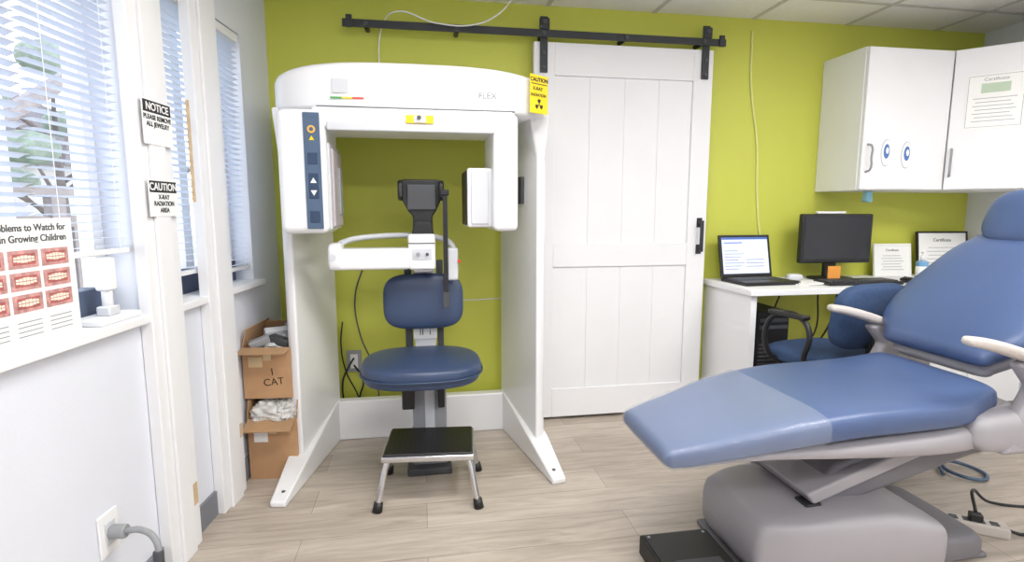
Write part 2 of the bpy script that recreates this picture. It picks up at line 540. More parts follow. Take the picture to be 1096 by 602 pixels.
r = root("ceiling_cord")
tube("cord", [(-.20, 3.02, 1.9), (-.17, 2.99, 2.16), (-.1, 2.905, 2.2), (.1, 2.90, 2.155), (.3, 2.90, 2.16), (.42, 2.9, 2.22), (.5, 2.91, 2.31)], .0035, WHITE, r)
r = root("wall_cord")
tube("cord", [(1.92, 3.028, 2.25), (1.93, 3.028, 1.95), (1.99, 3.028, 1.6), (2.01, 3.028, 1.3), (2.05, 3.028, 1.05), (2.12, 3.028, .88)], .0055, CORDG, r)
r = root("wall_outlet")
box("plate", -.42, -.34, 3.022, YB, .33, .45, MGREY, r, bev=.003)
box("socket", -.40, -.36, 3.018, 3.023, .35, .43, WHITE, r, bev=.002)
r = root("black_power_cord")
tube("cord", [(-.38, 3.01, .41), (-.40, 2.98, .38), (-.44, 2.975, .28), (-.40, 2.98, .1), (-.30, 2.99, .01)], .005, BLACK, r)
tube("cord_2", [(-.38, 3.01, .37), (-.33, 2.97, .30), (-.35, 2.975, .18), (-.25, 2.99, .01)], .005, BLACK, r)
tube("cord_3", [(-.43, 2.99, .62), (-.44, 2.975, .5), (-.42, 2.975, .35), (-.36, 2.98, .2), (-.33, 2.99, .01)], .004, BLACK, r)
tube("cord_4", [(-.30, 3.01, .95), (-.36, 3.0, .75), (-.34, 2.99, .55), (-.27, 2.98, .35), (-.24, 2.99, .01)], .004, DGREY, r)
r = root("white_wall_cord")
tube("cord", [(.44, 3.028, .72), (.25, 3.028, .715), (.13, 3.028, .72), (.05, 3.028, .75)], .003, WHITE, r)

# ------------------------------------------------------------------ x-ray scanner
r = root("dental_xray_scanner")
for s, nm in ((-1, "left"), (1, "right")):
    o = -.01
    P = [(o + s * .580, 2.50), (o + s * .595, 2.53), (o + s * .53, 2.95), (o + s * .45, 2.95), (o + s * .435, 2.90), (o + s * .545, 2.485)]
    prism("side_column_" + nm, P, 0, 1.68, SHELL, r, bev=.012)
    pl = [(o + s * .435, 2.88, .225), (o + s * .565, 2.22, .026), (o + s * .63, 2.23, .026), (o + s * .61, 2.5, .11), (o + s * .54, 2.93, .225)]
    V = [(p[0], p[1], 0) for p in pl] + pl
    n = 5
    F = [tuple(range(n)), tuple(range(2 * n - 1, n - 1, -1))] + [(i, (i + 1) % n, n + (i + 1) % n, n + i) for i in range(n)]
    mk("foot_" + nm, V, F, SHELL, r, bev=.008)
    cyl("foot_bolt_" + nm, (o + s * .585, 2.28, .03), (o + s * .585, 2.28, .045), .008, DGREY, r)
boxes("base_back_plate", [(-.455, .435, 2.87, 2.93, 0, .215)], SHELL, r, bev=.008)
boxes("base_floor_beam", [(-.07, .11, 2.62, 2.88, 0, .06)], SHELL2, r, bev=.008)
N = 96
def plan(u, sc_=1.0):
    return (-.01 + .59 * sc_ * sp(cos(u), .5), 2.64 + .32 * sc_ * sp(sin(u), .5))
V = []; F = []
def ztop(x): return 1.81 - .045 * abs((x + .01) / .59) ** 3
levels = [(0.985, lambda x: 1.625), (1.0, lambda x: 1.64), (1.0, lambda x: ztop(x) - .03), (.985, lambda x: ztop(x) - .01), (.955, lambda x: ztop(x)), (.5, lambda x: ztop(x) + .003)]
for (s_, zf) in levels:
    for i in range(N):
        x, y = plan(2 * pi * i / N, s_)
        V.append((x, y, zf(x)))
for j in range(len(levels) - 1):
    for i in range(N):
        F.append((j * N + i, j * N + (i + 1) % N, (j + 1) * N + (i + 1) % N, (j + 1) * N + i))
F.append(tuple(range(N)))
F.append(tuple((len(levels) - 1) * N + i for i in range(N)))
mk("canopy", V, F, SHELL, r, smooth=True)
for s in (-1, 1):
    o = -.01
    V = [(o + s * .585, 2.42, 1.64), (o + s * .595, 2.54, 1.64), (o + s * .44, 2.90, 1.64), (o + s * .50, 2.45, 1.64),
         (o + s * .585, 2.50, 1.45), (o + s * .593, 2.55, 1.45), (o + s * .45, 2.90, 1.50), (o + s * .545, 2.50, 1.45)]
    mk("canopy_gusset", V, BF, SHELL, r, bev=.01)
boxes("canopy_seam", [(-.40, .40, 2.318, 2.33, 1.628, 1.632)], DGREY, r)
boxes("gantry_bar", [(-.42, .40, 2.30, 2.62, 1.545, 1.628)], SHELL, r, bev=.016)
boxes("gantry_bar_lip", [(-.36, .31, 2.292, 2.31, 1.535, 1.57)], SHELL2, r, bev=.006)
box("tube_head_left", -.552, -.365, 2.29, 2.60, 1.125, 1.617, SHELL, r, bev=.03, seg=5)
box("tube_head_cheek", -.558, -.47, 2.335, 2.60, 1.14, 1.60, SHELL, r, bev=.02)
box("tube_window_frame", -.37, -.357, 2.325, 2.58, 1.14, 1.49, SHELL2, r, bev=.006)
box("tube_window", -.36, -.345, 2.34, 2.56, 1.15, 1.47, PINKP, r, bev=.01)
box("tube_collimator", -.348, -.338, 2.46, 2.53, 1.2, 1.4, MGREY, r, bev=.004)
box("detector_arm", .305, .412, 2.29, 2.62, 1.13, 1.617, SHELL, r, bev=.024, seg=5)
box("detector_box", .20, .31, 2.36, 2.60, 1.145, 1.40, SHELL, r, bev=.012)
box("detector_face", .215, .293, 2.352, 2.362, 1.16, 1.385, SHELL2, r, bev=.004)
box("detector_edge", .194, .202, 2.37, 2.59, 1.155, 1.39, BLACK, r, bev=.002)
box("column_label", .478, .498, 2.62, 2.66, 1.25, 1.38, DGREY, r, rot=(0, 0, 14))
box("control_panel", -.448, -.385, 2.284, 2.292, 1.145, 1.60, PANEL, r, bev=.003)
cyl("button_start", (-.416, 2.285, 1.535), (-.416, 2.280, 1.535), .015, ORG, r)
cyl("button_start_core", (-.416, 2.281, 1.535), (-.416, 2.279, 1.535), .008, PANEL, r)
boxes("button_plates", [(-.435, -.397, 2.281, 2.285, 1.17, 1.215), (-.435, -.397, 2.281, 2.285, 1.265, 1.365), (-.435, -.397, 2.281, 2.285, 1.40, 1.445)], NAVY, r, bev=.002)
prism("arrow_warn", [(-.426, 1.493), (-.406, 1.493), (-.416, 1.511)], 2.2835, 2.2805, YEL, r, axis='y')
prism("arrow_up", [(-.428, 1.327), (-.404, 1.327), (-.416, 1.348)], 2.2815, 2.279, PAPER, r, axis='y')
prism("arrow_down", [(-.428, 1.298), (-.404, 1.298), (-.416, 1.277)], 2.2815, 2.279, PAPER, r, axis='y')
boxes("status_strip", [(-.345, -.30, 2.317, 2.3225, 1.662, 1.668)], GRNM, r)
boxes("status_strip_yellow", [(-.30, -.26, 2.317, 2.3225, 1.662, 1.668)], YEL, r)
boxes("status_strip_red", [(-.26, -.215, 2.317, 2.3225, 1.662, 1.668)], REDM, r)
boxes("square_label", [(-.335, -.275, 2.319, 2.335, 1.685, 1.738)], SHELL2, r)
text("logo_text", "FLEX", (.285, 2.318, 1.69), .036, MGREY, r)
boxes("laser_sticker", [(-.05, .06, 2.286, 2.292, 1.568, 1.60)], YEL, r)
boxes("laser_sticker_center", [(-.02, .03, 2.282, 2.287, 1.570, 1.597)], SHELL2, r, bev=.002)
cyl("laser_lens", (.002, 2.283, 1.59), (.002, 2.272, 1.59), .008, DGREY, r)
lr = bpy.data.objects.new("caution_label", None)
lr.location = (.505, 2.362, 1.715)
lr.rotation_euler = (0, 0, radians(32))
link(lr, r)
boxes("plate", [(-.052, .052, -.012, -.008, -.083, .075)], YEL, lr)
text("word_1", "CAUTION", (0, -.0125, .055), .023, INK, lr, off=.0008)
boxes("rule", [(-.047, .047, -.0125, -.012, .036, .040)], INK, lr)
text("word_2", "X-RAY", (-.008, -.0125, .018), .020, INK, lr, off=.0006)
text("word_3", "RADIATION", (-.004, -.0125, -.008), .0165, INK, lr, off=.0005)
cyl("trefoil_core", (.0, -.0125, -.047), (.0, -.0115, -.047), .004, INK, lr, n=12)
for k in range(3):
    a = pi / 2 + k * 2 * pi / 3
    q = [(.007, -.5), (.022, -.5), (.024, 0), (.022, .5), (.007, .5)]
    pts = [(d * cos(a + t), -.047 + d * sin(a + t)) for d, t in q]
    prism("trefoil_blade", pts, -.0128, -.0115, INK, lr, axis='y')

# ------------------------------------------------------------------ patient chair (in scanner)
r = root("patient_chair")
boxes("lift_column", [(-.055, .10, 2.45, 2.60, .0, .50)], MGREY, r, bev=.008)
boxes("column_groove", [(.0, .045, 2.444, 2.452, .05, .46)], SHELL2, r, bev=.003)
boxes("column_foot", [(-.085, .12, 2.40, 2.62, .0, .035)], DGREY, r, bev=.008)
boxes("seat_bracket", [(-.10, -.045, 2.38, 2.44, .33, .48), (.06, .09, 2.38, 2.44, .33, .48)], BLACK, r, bev=.006)
boxes("seat_pan", [(-.15, .15, 2.24, 2.56, .478, .505)], BLACK, r, bev=.01)
superell("seat", (-.008, 2.36, .54), .258, .225, .047, BLUE, r, e1=.5, e2=.72)
superell("seat_edge", (-.008, 2.36, .515), .25, .218, .030, BLUE, r, e1=.4, e2=.72)
tube("seat_piping", [(-.008 + .262 * sp(cos(2 * pi * i / 32), .72), 2.36 + .229 * sp(sin(2 * pi * i / 32), .72), .53) for i in range(32)], .004, NAVY, r, cyclic=True)
boxes("upper_post", [(-.04, .06, 2.62, 2.68, .45, 1.0)], SHELL2, r, bev=.008)
boxes("post_rear_guides", [(-.085, -.05, 2.63, 2.67, .40, .98), (.07, .10, 2.63, 2.67, .40, .98)], DGREY, r, bev=.004)
boxes("post_link", [(-.06, .11, 2.55, 2.65, .38, .48)], DGREY, r, bev=.006)
boxes("post_label", [(-.045, .065, 2.612, 2.62, .60, .665)], PAPER, r)
text("post_label_text", "II  i", (.01, 2.611, .632), .045, INK, r)
superell("backrest", (.005, 2.585, .79), .188, .038, .132, BLUE, r, e1=.55, e2=.5, rot=(-6, 0, 0))
boxes("chin_block", [(-.058, .062, 2.44, 2.58, .955, 1.115)], SHELL, r, bev=.012)
boxes("chin_block_rear", [(-.04, .05, 2.56, 2.66, .93, 1.10)], SHELL, r, bev=.01)
boxes("chin_block_face", [(-.04, .045, 2.436, 2.442, 1.0, 1.05)], SHELL2, r, bev=.004)
boxes("chin_block_seam", [(-.056, .060, 2.437, 2.441, 1.072, 1.076)], DGREY, r)
cyl("knob", (-.015, 2.436, 1.025), (-.015, 2.425, 1.025), .009, MGREY, r)
cyl("knob_2", (.025, 2.436, 1.025), (.025, 2.425, 1.025), .007, DGREY, r)
boxes("wrist_bar", [(-.36, -.05, 2.40, 2.50, .962, 1.055)], SHELL, r, bev=.014)
superell("bar_end", (-.365, 2.45, 1.02), .032, .06, .06, SHELL, r, e1=.5, e2=.5)
cyl("bar_end_cap", (-.373, 2.392, 1.02), (-.373, 2.385, 1.02), .014, SHELL2, r)
tube("upper_arc", [(-.35, 2.46, 1.075), (-.30, 2.54, 1.09), (-.18, 2.60, 1.10), (.0, 2.61, 1.10), (.08, 2.60, 1.09), (.14, 2.55, 1.06), (.15, 2.5, 1.0)], .013, SHELL2, r)
boxes("side_lever", [(.115, .165, 2.47, 2.53, .90, 1.05)], SHELL2, r, bev=.01)
cyl("red_knob", (.168, 2.465, .99), (.168, 2.45, .99), .007, REDM, r)
hp = [(-.092, 1.285), (-.088, 1.345), (-.075, 1.357), (.085, 1.357), (.098, 1.345), (.10, 1.285), (.072, 1.22), (.052, 1.19), (.056, 1.12), (-.038, 1.12), (-.034, 1.19), (-.058, 1.22)]
prism("head_support", hp, 2.50, 2.525, BLACK, r, axis='y', bev=.008)
for sx, nm in ((-.086, "left"), (.094, "right")):
    prism("head_wing_" + nm, [(2.455, 1.275), (2.46, 1.335), (2.475, 1.352), (2.515, 1.352), (2.515, 1.26)], sx - .012, sx + .010, BLACK, r, axis='x', bev=.008)
boxes("head_pad", [(-.06, .07, 2.488, 2.502, 1.22, 1.335)], DGREY, r, bev=.01)
prism("neck_cone", [(-.045, 1.10), (.062, 1.10), (.045, 1.17), (-.028, 1.17)], 2.47, 2.54, BLACK, r, axis='y', bev=.006)
boxes("head_stem", [(-.02, .035, 2.505, 2.53, 1.05, 1.15)], DGREY, r, bev=.004)
boxes("strap", [(.097, .118, 2.447, 2.450, .80, 1.30)], BLACK, r)
boxes("strap_end", [(.092, .123, 2.443, 2.452, .78, .85)], DGREY, r, bev=.003)
box("strap_loop", .088, .125, 2.44, 2.50, 1.285, 1.31, BLACK, r, bev=.004)

# ------------------------------------------------------------------ step stool
r = root("step_stool", (.02, 2.275, 0), -5)
box("rim", -.19, .19, -.145, .145, .195, .222, CHROME, r, bev=.008)
box("rubber_tread", -.183, .183, -.138, .138, .213, .231, BLACK, r, bev=.008)
boxes("tread_ribs", [(-.165 + i * .022, -.158 + i * .022, -.125, .125, .230, .2325) for i in range(16)], BLACK, r)
for sx in (-1, 1):
    for sy in (-1, 1):
        tube("leg", [(sx * .165, sy * .125, .20), (sx * .175, sy * .132, .17), (sx * .202, sy * .160, .03)], .0125, CHROME, r, smooth=False)
        cyl("rubber_foot", (sx * .201, sy * .159, .038), (sx * .207, sy * .164, 0), .018, BLACK, r, r2=.021)
    tube("side_brace", [(sx * .187, -.146, .1), (sx * .187, .146, .1)], .008, CHROME, r, smooth=False)

# ------------------------------------------------------------------ cardboard boxes
def carton(name, loc, rz, w, d, h, openf, label=None):
    r = root(name, loc, rz)
    t = .005
    boxes("walls", [(0, w, 0, t, 0, h), (0, w, d - t, d, 0, h), (0, t, t, d - t, 0, h), (w - t, w, t, d - t, 0, h), (t, w - t, t, d - t, 0, t)], CARD, r)
    boxes("tape", [(w * .42, w * .58, -.001, .0, h * .75, h), ], TAPE, r)
    fl = .085
    for (nm, ang) in (("front", openf[0]), ("back", openf[1])):
        o = boxes("flap_" + nm, [(0.004, w - .004, 0, fl, 0, .004)], CARD2, r)
        if nm == "front":
            o.location = (0, .002, h); o.rotation_euler = (radians(ang), 0, 0)
        else:
            o.location = (w, d - .002, h); o.rotation_euler = (radians(ang), 0, pi)
    for (nm, ang) in (("left", openf[2]), ("right", openf[3])):
        o = boxes("flap_" + nm, [(0.004, d - .004, 0, fl, 0, .004)], CARD2, r)
        if nm == "left":
            o.location = (.002, d, h); o.rotation_euler = (radians(ang), 0, -pi / 2)
        else:
            o.location = (w - .002, 0, h); o.rotation_euler = (radians(ang), 0, pi / 2)
    if label:
        text("marker_text", label, (w * .6, -.001, h * .42), .046, INKB, r, rot=(90, -6, 0))
    boxes("printed_mark", [(w * .12, w * .4, -.0012, 0, h * .62, h * .82)], TAPE if label else PAPER, r)
    return r
r = carton("cardboard_box", (-.79, 2.50, 0), -5, .215, .30, .285, (200, 85, 85, 95))
superell("plastic_bag", (.10, .08, .305), .085, .10, .055, BAG, r, e1=.8, e2=.7, rot=(10, 8, 0), crumple=.16)
superell("plastic_bag_2", (.165, .05, .315), .045, .065, .042, BAG, r, e1=.8, e2=.7, rot=(0, -15, 20), crumple=.2)
superell("plastic_bag_3", (.05, .03, .30), .035, .04, .035, BAG, r, e1=.8, e2=.7, rot=(30, -15, 60), crumple=.22)
boxes("box_contents", [(.03, .19, .12, .26, .33, .368), (.05, .16, .10, .2, .30, .34)], DGREY, r, bev=.01)
r = carton("cardboard_box", (-.80, 2.52, .375), -5, .215, .29, .235, (185, 60, 75, 88), "I\nCAT")
superell("bag", (.11, .14, .19), .09, .12, .075, BAG, r, e1=.8, e2=.7, crumple=.15)
box("bracket_1", .02, .11, .02, .06, .235, .27, MGREY, r, bev=.006, rot=(10, -18, 20))
box("bracket_2", .10, .20, .03, .08, .235, .27, DGREY, r, bev=.006, rot=(0, 15, -15))
box("bracket_3", .06, .16, .10, .14, .24, .30, SHELL2, r, bev=.006, rot=(20, 0, 30))
box("bracket_4", .13, .18, .15, .25, .23, .30, MGREY, r, bev=.006, rot=(-20, 10, 0))

# ------------------------------------------------------------------ desk and cabinets
r = root("office_desk")
boxes("counter_top", [(1.68, XR - .002, 2.53, YB - .002, .775, .808)], WHITE, r, bev=.004)
boxes("end_panel", [(1.70, 1.735, 2.56, YB - .002, 0, .775)], WHITE, r, bev=.002)
boxes("base_cabinet", [(2.75, XR - .002, 2.60, YB - .002, 0.08, .775)], WHITE, r, bev=.002)
boxes("toe_kick", [(2.77, XR - .002, 2.65, YB - .01, 0.0, .08)], BASEG, r)
boxes("drawer_fronts", [(2.757, 3.12, 2.582, 2.60, .56, .765), (2.757, 3.12, 2.582, 2.60, .09, .55), (3.13, 3.50, 2.582, 2.60, .56, .765), (3.13, 3.50, 2.582, 2.60, .09, .55)], WHITE, r, bev=.003)

def bar_handle(parent, p, h, nx=0, ny=-1):
    x, y, z = p
    tube("handle", [(x, y, z), (x + nx * .03, y + ny * .03, z + .012), (x + nx * .034, y + ny * .034, z + h / 2), (x + nx * .03, y + ny * .03, z + h - .012), (x, y, z + h)], .006, MGREY, parent)

r = root("overhead_cabinet")
boxes("carcass", [(2.40, 2.945, 2.712, YB - .002, 1.33, 2.10)], WHITE, r, bev=.003)
boxes("door_panel", [(2.405, 2.94, 2.69, 2.711, 1.335, 2.095)], WHITE, r, bev=.004)
bar_handle(r, (2.435, 2.69, 1.43), .15)
for (cx, cz) in ((2.555, 1.535), (2.685, 1.525)):
    superell("glove_decal_ring", (cx, 2.689, cz), .033, .0018, .073, MGREY, r, e1=1, e2=1)
    superell("glove_decal", (cx, 2.6878, cz), .031, .0018, .070, PAPER, r, e1=1, e2=1)
    superell("glove_decal_blue", (cx, 2.6862, cz + .008), .019, .0018, .040, DECAL, r, e1=1, e2=1)
    superell("glove_decal_white", (cx + .003, 2.6850, cz + .012), .010, .0018, .018, PAPER, r, e1=1, e2=1)
r = root("corner_cabinet")
prism("carcass", [(2.949, YB - .002), (2.949, 2.712), (3.20, 2.44), (XR - .002, 2.44), (XR - .002, YB - .002)], 1.33, 2.10, WHITE, r, bev=.003)
dr = bpy.data.objects.new("diagonal_door", None)
dr.location = (2.95, 2.705, 0)
dr.rotation_euler = (0, 0, radians(-47.1))
link(dr, r)
boxes("door_panel", [(.008, .36, -.022, -.003, 1.335, 2.095)], WHITE, dr, bev=.004)
bar_handle(dr, (.03, -.022, 1.41), .15)
boxes("notice_sheet", [(.07, .31, -.025, -.0225, 1.66, 1.95)], PAPER, dr)
boxes("notice_border", [(.075, .305, -.0258, -.025, 1.94, 1.942), (.075, .305, -.0258, -.025, 1.67, 1.672), (.075, .077, -.0258, -.025, 1.67, 1.942), (.303, .305, -.0258, -.025, 1.67, 1.942)], MGREY, dr)
boxes("notice_stamp", [(.13, .25, -.0258, -.025, 1.85, 1.90)], GINK, dr)
boxes("notice_lines", [(.10 + .01 * (i % 2), .28 - .012 * (i % 3), -.0258, -.025, 1.70 + i * .02, 1.703 + i * .02) for i in range(7)], MGREY, dr)
text("notice_title", "Certificate", (.19, -.0255, 1.92), .024, MGREY, dr)
boxes("side_carcass", [(3.20, XR - .002, 1.35, 2.437, 1.33, 2.10)], WHITE, r, bev=.003)
boxes("side_door_panels", [(3.18, 3.199, 1.90, 2.43, 1.335, 2.095), (3.18, 3.199, 1.355, 1.89, 1.335, 2.095)], WHITE, r, bev=.004)
r = root("towel_clip")
box("body", 2.56, 2.60, 2.80, 2.84, 1.27, 1.33, TEAL, r, bev=.008)
cyl("roller", (2.58, 2.795, 1.28), (2.58, 2.845, 1.28), .014, TEAL, r)

ZT = .808
r = root("laptop_computer", (1.90, 2.79, ZT), 3)
box("base", -.17, .17, -.12, .12, .0, .02, BLACK, r, bev=.004)
boxes("keys", [(-.15 + i * .024, -.13 + i * .024, -.02 + j * .024, -.0 + j * .024, .02, .023) for i in range(12) for j in range(5)], DGREY, r)
box("touchpad", -.05, .04, -.105, -.04, .0198, .0208, DGREY, r, bev=.0004)
lid = bpy.data.objects.new("lid", None)
lid.location = (0, .12, .02)
lid.rotation_euler = (radians(-12), 0, 0)
link(lid, r)
box("lid_shell", -.17, .17, -.006, .006, 0, .25, BLACK, lid, bev=.004)
box("screen", -.152, .152, -.0075, -.006, .02, .235, SCREEN, lid)
boxes("screen_windows", [(-.152, .152, -.008, -.0073, .222, .235), (-.14, -.02, -.0082, -.0073, .20, .206)], SCRBLUE, lid)
boxes("screen_text", [(-.14, -.05 + .02 * (i % 3), -.0082, -.0073, .045 + i * .018, .049 + i * .018) for i in range(7)] + [(.0, .12, -.0082, -.0073, .06 + i * .02, .064 + i * .02) for i in range(3)], MGREY, lid)

r = root("computer_monitor", (2.42, 2.86, ZT), -3)
box("bezel", -.225, .225, -.02, .02, .10, .39, BLACK, r, bev=.01)
box("screen", -.208, .208, -.0215, -.0195, .125, .375, MON, r)
box("neck", -.035, .035, .015, .05, .01, .2, BLACK, r, bev=.006)
superell("foot", (0, .02, .008), .13, .09, .008, BLACK, r, e1=.6, e2=.8)
boxes("speaker_bar", [(-.12, .06, .0, .02, .391, .405)], WHITE, r, bev=.003)
r = root("computer_keyboard", (2.42, 2.66, ZT + .001), -2)
box("body", -.225, .225, -.07, .07, 0, .018, BLACK, r, bev=.005)
boxes("keys", [(-.215 + i * .0245, -.195 + i * .0245, -.055 + j * .023, -.036 + j * .023, .017, .025) for i in range(17) for j in range(5)], DGREY, r)
r = root("computer_mouse", (2.74, 2.65, ZT))
superell("body", (0, 0, .016), .032, .05, .016, BLACK, r, e1=.9, e2=.8)
boxes("wheel", [(-.003, .003, .02, .032, .026, .034)], DGREY, r)
r = root("sticky_note", (2.36, 2.775, ZT), 0)
boxes("pad", [(-.04, .04, -.003, .003, .015, .09)], STICK, r)
boxes("holder", [(-.045, .045, -.015, .02, 0, .016)], BLACK, r, bev=.003)
r = root("paper_pile", (2.13, 2.70, ZT), 15)
boxes("sheets", [(-.09, .09, -.06, .06, 0, .006), (-.07, .1, -.07, .05, .006, .012)], PAPER, r)
r = root("glasses_case", (2.17, 2.86, ZT), -10)
superell("shell", (0, 0, .02), .045, .03, .02, SHELL2, r, e1=.6, e2=.6)
boxes("hinge", [(-.03, .03, .026, .032, .015, .025)], DGREY, r)
def frame_pic(name, loc, rz, w, h, fm, t):
    r = root(name, loc, rz)
    g_ = bpy.data.objects.new("tilted_frame", None); g_.rotation_euler = (radians(-8), 0, 0); link(g_, r)
    boxes("frame_bars", [(-w / 2, w / 2, -.008, .008, 0, t), (-w / 2, w / 2, -.008, .008, h - t, h), (-w / 2, -w / 2 + t, -.008, .008, t, h - t), (w / 2 - t, w / 2, -.008, .008, t, h - t)], fm, g_, bev=.002)
    boxes("document", [(-w / 2 + t, w / 2 - t, -.003, .003, t, h - t)], PAPER, g_)
    boxes("document_lines", [(-w * .3 + .01 * (i % 2), w * .3 - .01 * (i % 3), -.0036, -.003, h * .2 + i * h * .085, h * .2 + i * h * .085 + .003) for i in range(6)], MGREY, g_)
    text("heading", "Certificate", (0, -.004, h * .8), h * .10, DGREY, g_)
frame_pic("certificate_sheet", (2.905, 2.93, ZT), -4, .25, .205, PAPER, .012)
frame_pic("certificate_frame", (3.27, 2.93, ZT), -6, .34, .28, BLACK, .011)
r = root("soap_bottle", (2.86, 2.69, ZT))
cyl("body", (0, 0, 0), (0, 0, .12), .03, BOTTLE, r, bev=.008)
cyl("label", (0, 0, .03), (0, 0, .09), .0308, PAPER, r)
cyl("neck", (0, 0, .12), (0, 0, .15), .012, WHITE, r)
tube("spout", [(0, 0, .15), (0, 0, .17), (-.01, -.01, .178), (-.035, -.02, .172)], .005, WHITE, r)
r = root("sink_faucet", (3.33, 2.74, ZT))
cyl("base", (0, 0, 0), (0, 0, .03), .025, CHROME, r)
tube("gooseneck", [(0, 0, .02), (0, 0, .31), (0, -.02, .36), (0, -.06, .38), (0, -.10, .35), (0, -.105, .31)], .012, WHITE, r)
r = root("desktop_computer_tower")
boxes("case", [(1.83, 2.03, 2.69, 3.02, .23, .66)], BLACK, r, bev=.008)
boxes("front_vents", [(1.845, 2.015, 2.682, 2.691, .27 + i * .022, .278 + i * .022) for i in range(10)], DGREY, r)
boxes("drive_bay", [(1.845, 2.015, 2.682, 2.691, .60, .62), (1.845, 2.015, 2.682, 2.691, .56, .58)], DGREY, r, bev=.002)
r = root("tower_stand")
boxes("shelf", [(1.80, 2.06, 2.69, 3.02, .205, .23), (1.80, 1.82, 2.69, 3.02, 0, .205), (2.04, 2.06, 2.69, 3.02, 0, .205)], MGREY, r, bev=.002)
r = root("desk_cable")
tube("cable", [(2.08, 3.0, .60), (2.15, 2.98, .35), (2.3, 2.97, .30), (2.5, 2.98, .45), (2.6, 3.0, .75)], .006, BLACK, r)
tube("cable_2", [(2.2, 3.0, .75), (2.12, 2.97, .5), (2.2, 2.96, .33), (2.4, 2.97, .42), (2.45, 3.0, .75)], .005, BLACK, r)

# ------------------------------------------------------------------ office chair
r = root("office_chair", (2.02, 2.395, 0), 10)
superell("seat", (0, 0.0, .49), .235, .215, .045, OBLUE, r, e1=.5, e2=.55)
superell("backrest", (0, -.225, .73), .23, .045, .155, OBLUE, r, e1=.55, e2=.5, rot=(8, 0, 0))
box("back_spine", -.03, .03, -.26, -.23, .44, .74, BLACK, r, bev=.008)
box("spine_foot", -.03, .03, -.26, -.05, .42, .445, BLACK, r, bev=.006)
for s in (-1, 1):
    tube("arm_loop", [(s * .2, .08, .45), (s * .275, .10, .51), (s * .285, .10, .65), (s * .28, .04, .71), (s * .28, -.10, .71), (s * .285, -.15, .65), (s * .275, -.12, .51), (s * .2, -.10, .45)], .013, BLACK, r)
    box("arm_pad", s * .28 - .024, s * .28 + .024, -.13, .09, .706, .730, BLACK, r, bev=.010)
cyl("gas_lift", (0, 0, .08), (0, 0, .45), .028, BLACK, r)
cyl("hub", (0, 0, .06), (0, 0, .12), .045, BLACK, r)
for k in range(5):
    a = 2 * pi * k / 5 + .3
    cyl("base_leg_%d" % k, (0, 0, .095), (.24 * cos(a), .24 * sin(a), .065), .022, BLACK, r, r2=.014, n=12)
    c = Vector((.24 * cos(a), .24 * sin(a), .028)); t_ = Vector((-sin(a), cos(a), 0))
    cyl("caster_%d" % k, c - t_ * .022, c + t_ * .022, .028, BLACK, r, bev=.004)

# ------------------------------------------------------------------ dental chair
r = root("dental_chair")
LR = [(.712, 1.565, .500, .180, .036, 8), (.78, 1.57, .511, .198, .040, 8), (.90, 1.585, .528, .22, .044, 8), (1.05, 1.61, .548, .25, .048, 5), (1.3, 1.645, .565, .275, .052, 1),
     (1.55, 1.675, .562, .285, .052, -1), (1.75, 1.70, .562, .285, .052, 4), (1.90, 1.72, .585, .25, .05, 12)]
loft("legrest_cushion", LR, BLUE2, r, e=.42, rend=.03)
loft("plastic_cover", [(s[0], s[1], s[2], s[3] + .006, s[4] + .004, s[5]) for s in LR[:4]] + [(1.18, 1.630, .558, .270, .055, 3)], PLAST, r, e=.42, n=72, sub=6, rend=.034, wrinkle=.0022)
loft("seat_shell", [(.76, 1.57, .468, .16, .012, 8), (1.0, 1.605, .487, .22, .018, 4), (1.25, 1.64, .485, .268, .03, 0), (1.5, 1.67, .475, .285, .045, 0), (1.75, 1.70, .47, .29, .055, 0), (2.05, 1.73, .49, .27, .06, 8)], DENT, r, e=.5, rend=.02)
loft("backrest_cushion", [(1.94, 1.74, .705, .22, .04, 42), (1.995, 1.745, .765, .285, .05, 43), (2.09, 1.755, .855, .295, .055, 44), (2.2, 1.765, .955, .27, .052, 45), (2.29, 1.775, 1.04, .235, .045, 47), (2.34, 1.78, 1.09, .19, .035, 48)], BLUE2, r, e=.6, rend=.035)
loft("backrest_shell", [(1.97, 1.74, .655, .20, .03, 42), (2.04, 1.745, .725, .265, .04, 43), (2.14, 1.755, .815, .27, .04, 44), (2.25, 1.765, .915, .24, .04, 45), (2.37, 1.775, 1.035, .16, .03, 47)], DENT, r, e=.6, rend=.03)
box("headrest_stem", 2.38, 2.42, 1.73, 1.79, .98, 1.16, CHROME, r, bev=.005, rot=(0, 35, 0))
superell("headrest", (2.375, 1.79, 1.185), .06, .155, .122, BLUE2, r, e1=.7, e2=.6, rot=(0, 22, 0))
for (s, yc, nm) in ((-1, 1.405, "near"), (1, 2.035, "far")):
    x_ = 0.04 if s < 0 else .08
    z_ = -.012 if s < 0 else -.02
    loft("arm_pad_" + nm, [(1.66 + x_, yc, .822 + z_, .026, .016, -12), (1.74 + x_, yc, .806 + z_, .034, .019, -14), (1.86 + x_, yc, .770 + z_, .036, .020, -18), (1.98 + x_, yc, .725 + z_, .032, .018, -24)], BEIGE, r, e=.7, rend=.02)
    prof = [(1.80, .44), (2.10, .44), (2.16, .56), (2.10, .68), (2.00, .725), (1.88, .755), (1.83, .74), (1.90, .66), (1.85, .56)]
    prof = [(p[0] + x_, p[1] + z_) for p in prof]
    prism("arm_support_" + nm, prof, yc - .028, yc + .028, DENT, r, axis='y', bev=.018, seg=4)
loft("hip_casting", [(1.80, 1.43, .495, .05, .060, 0), (1.95, 1.43, .50, .055, .075, 0), (2.2, 1.44, .53, .05, .09, 10), (2.5, 1.45, .6, .04, .06, 15)], DENT, r, e=.6, rend=.05)
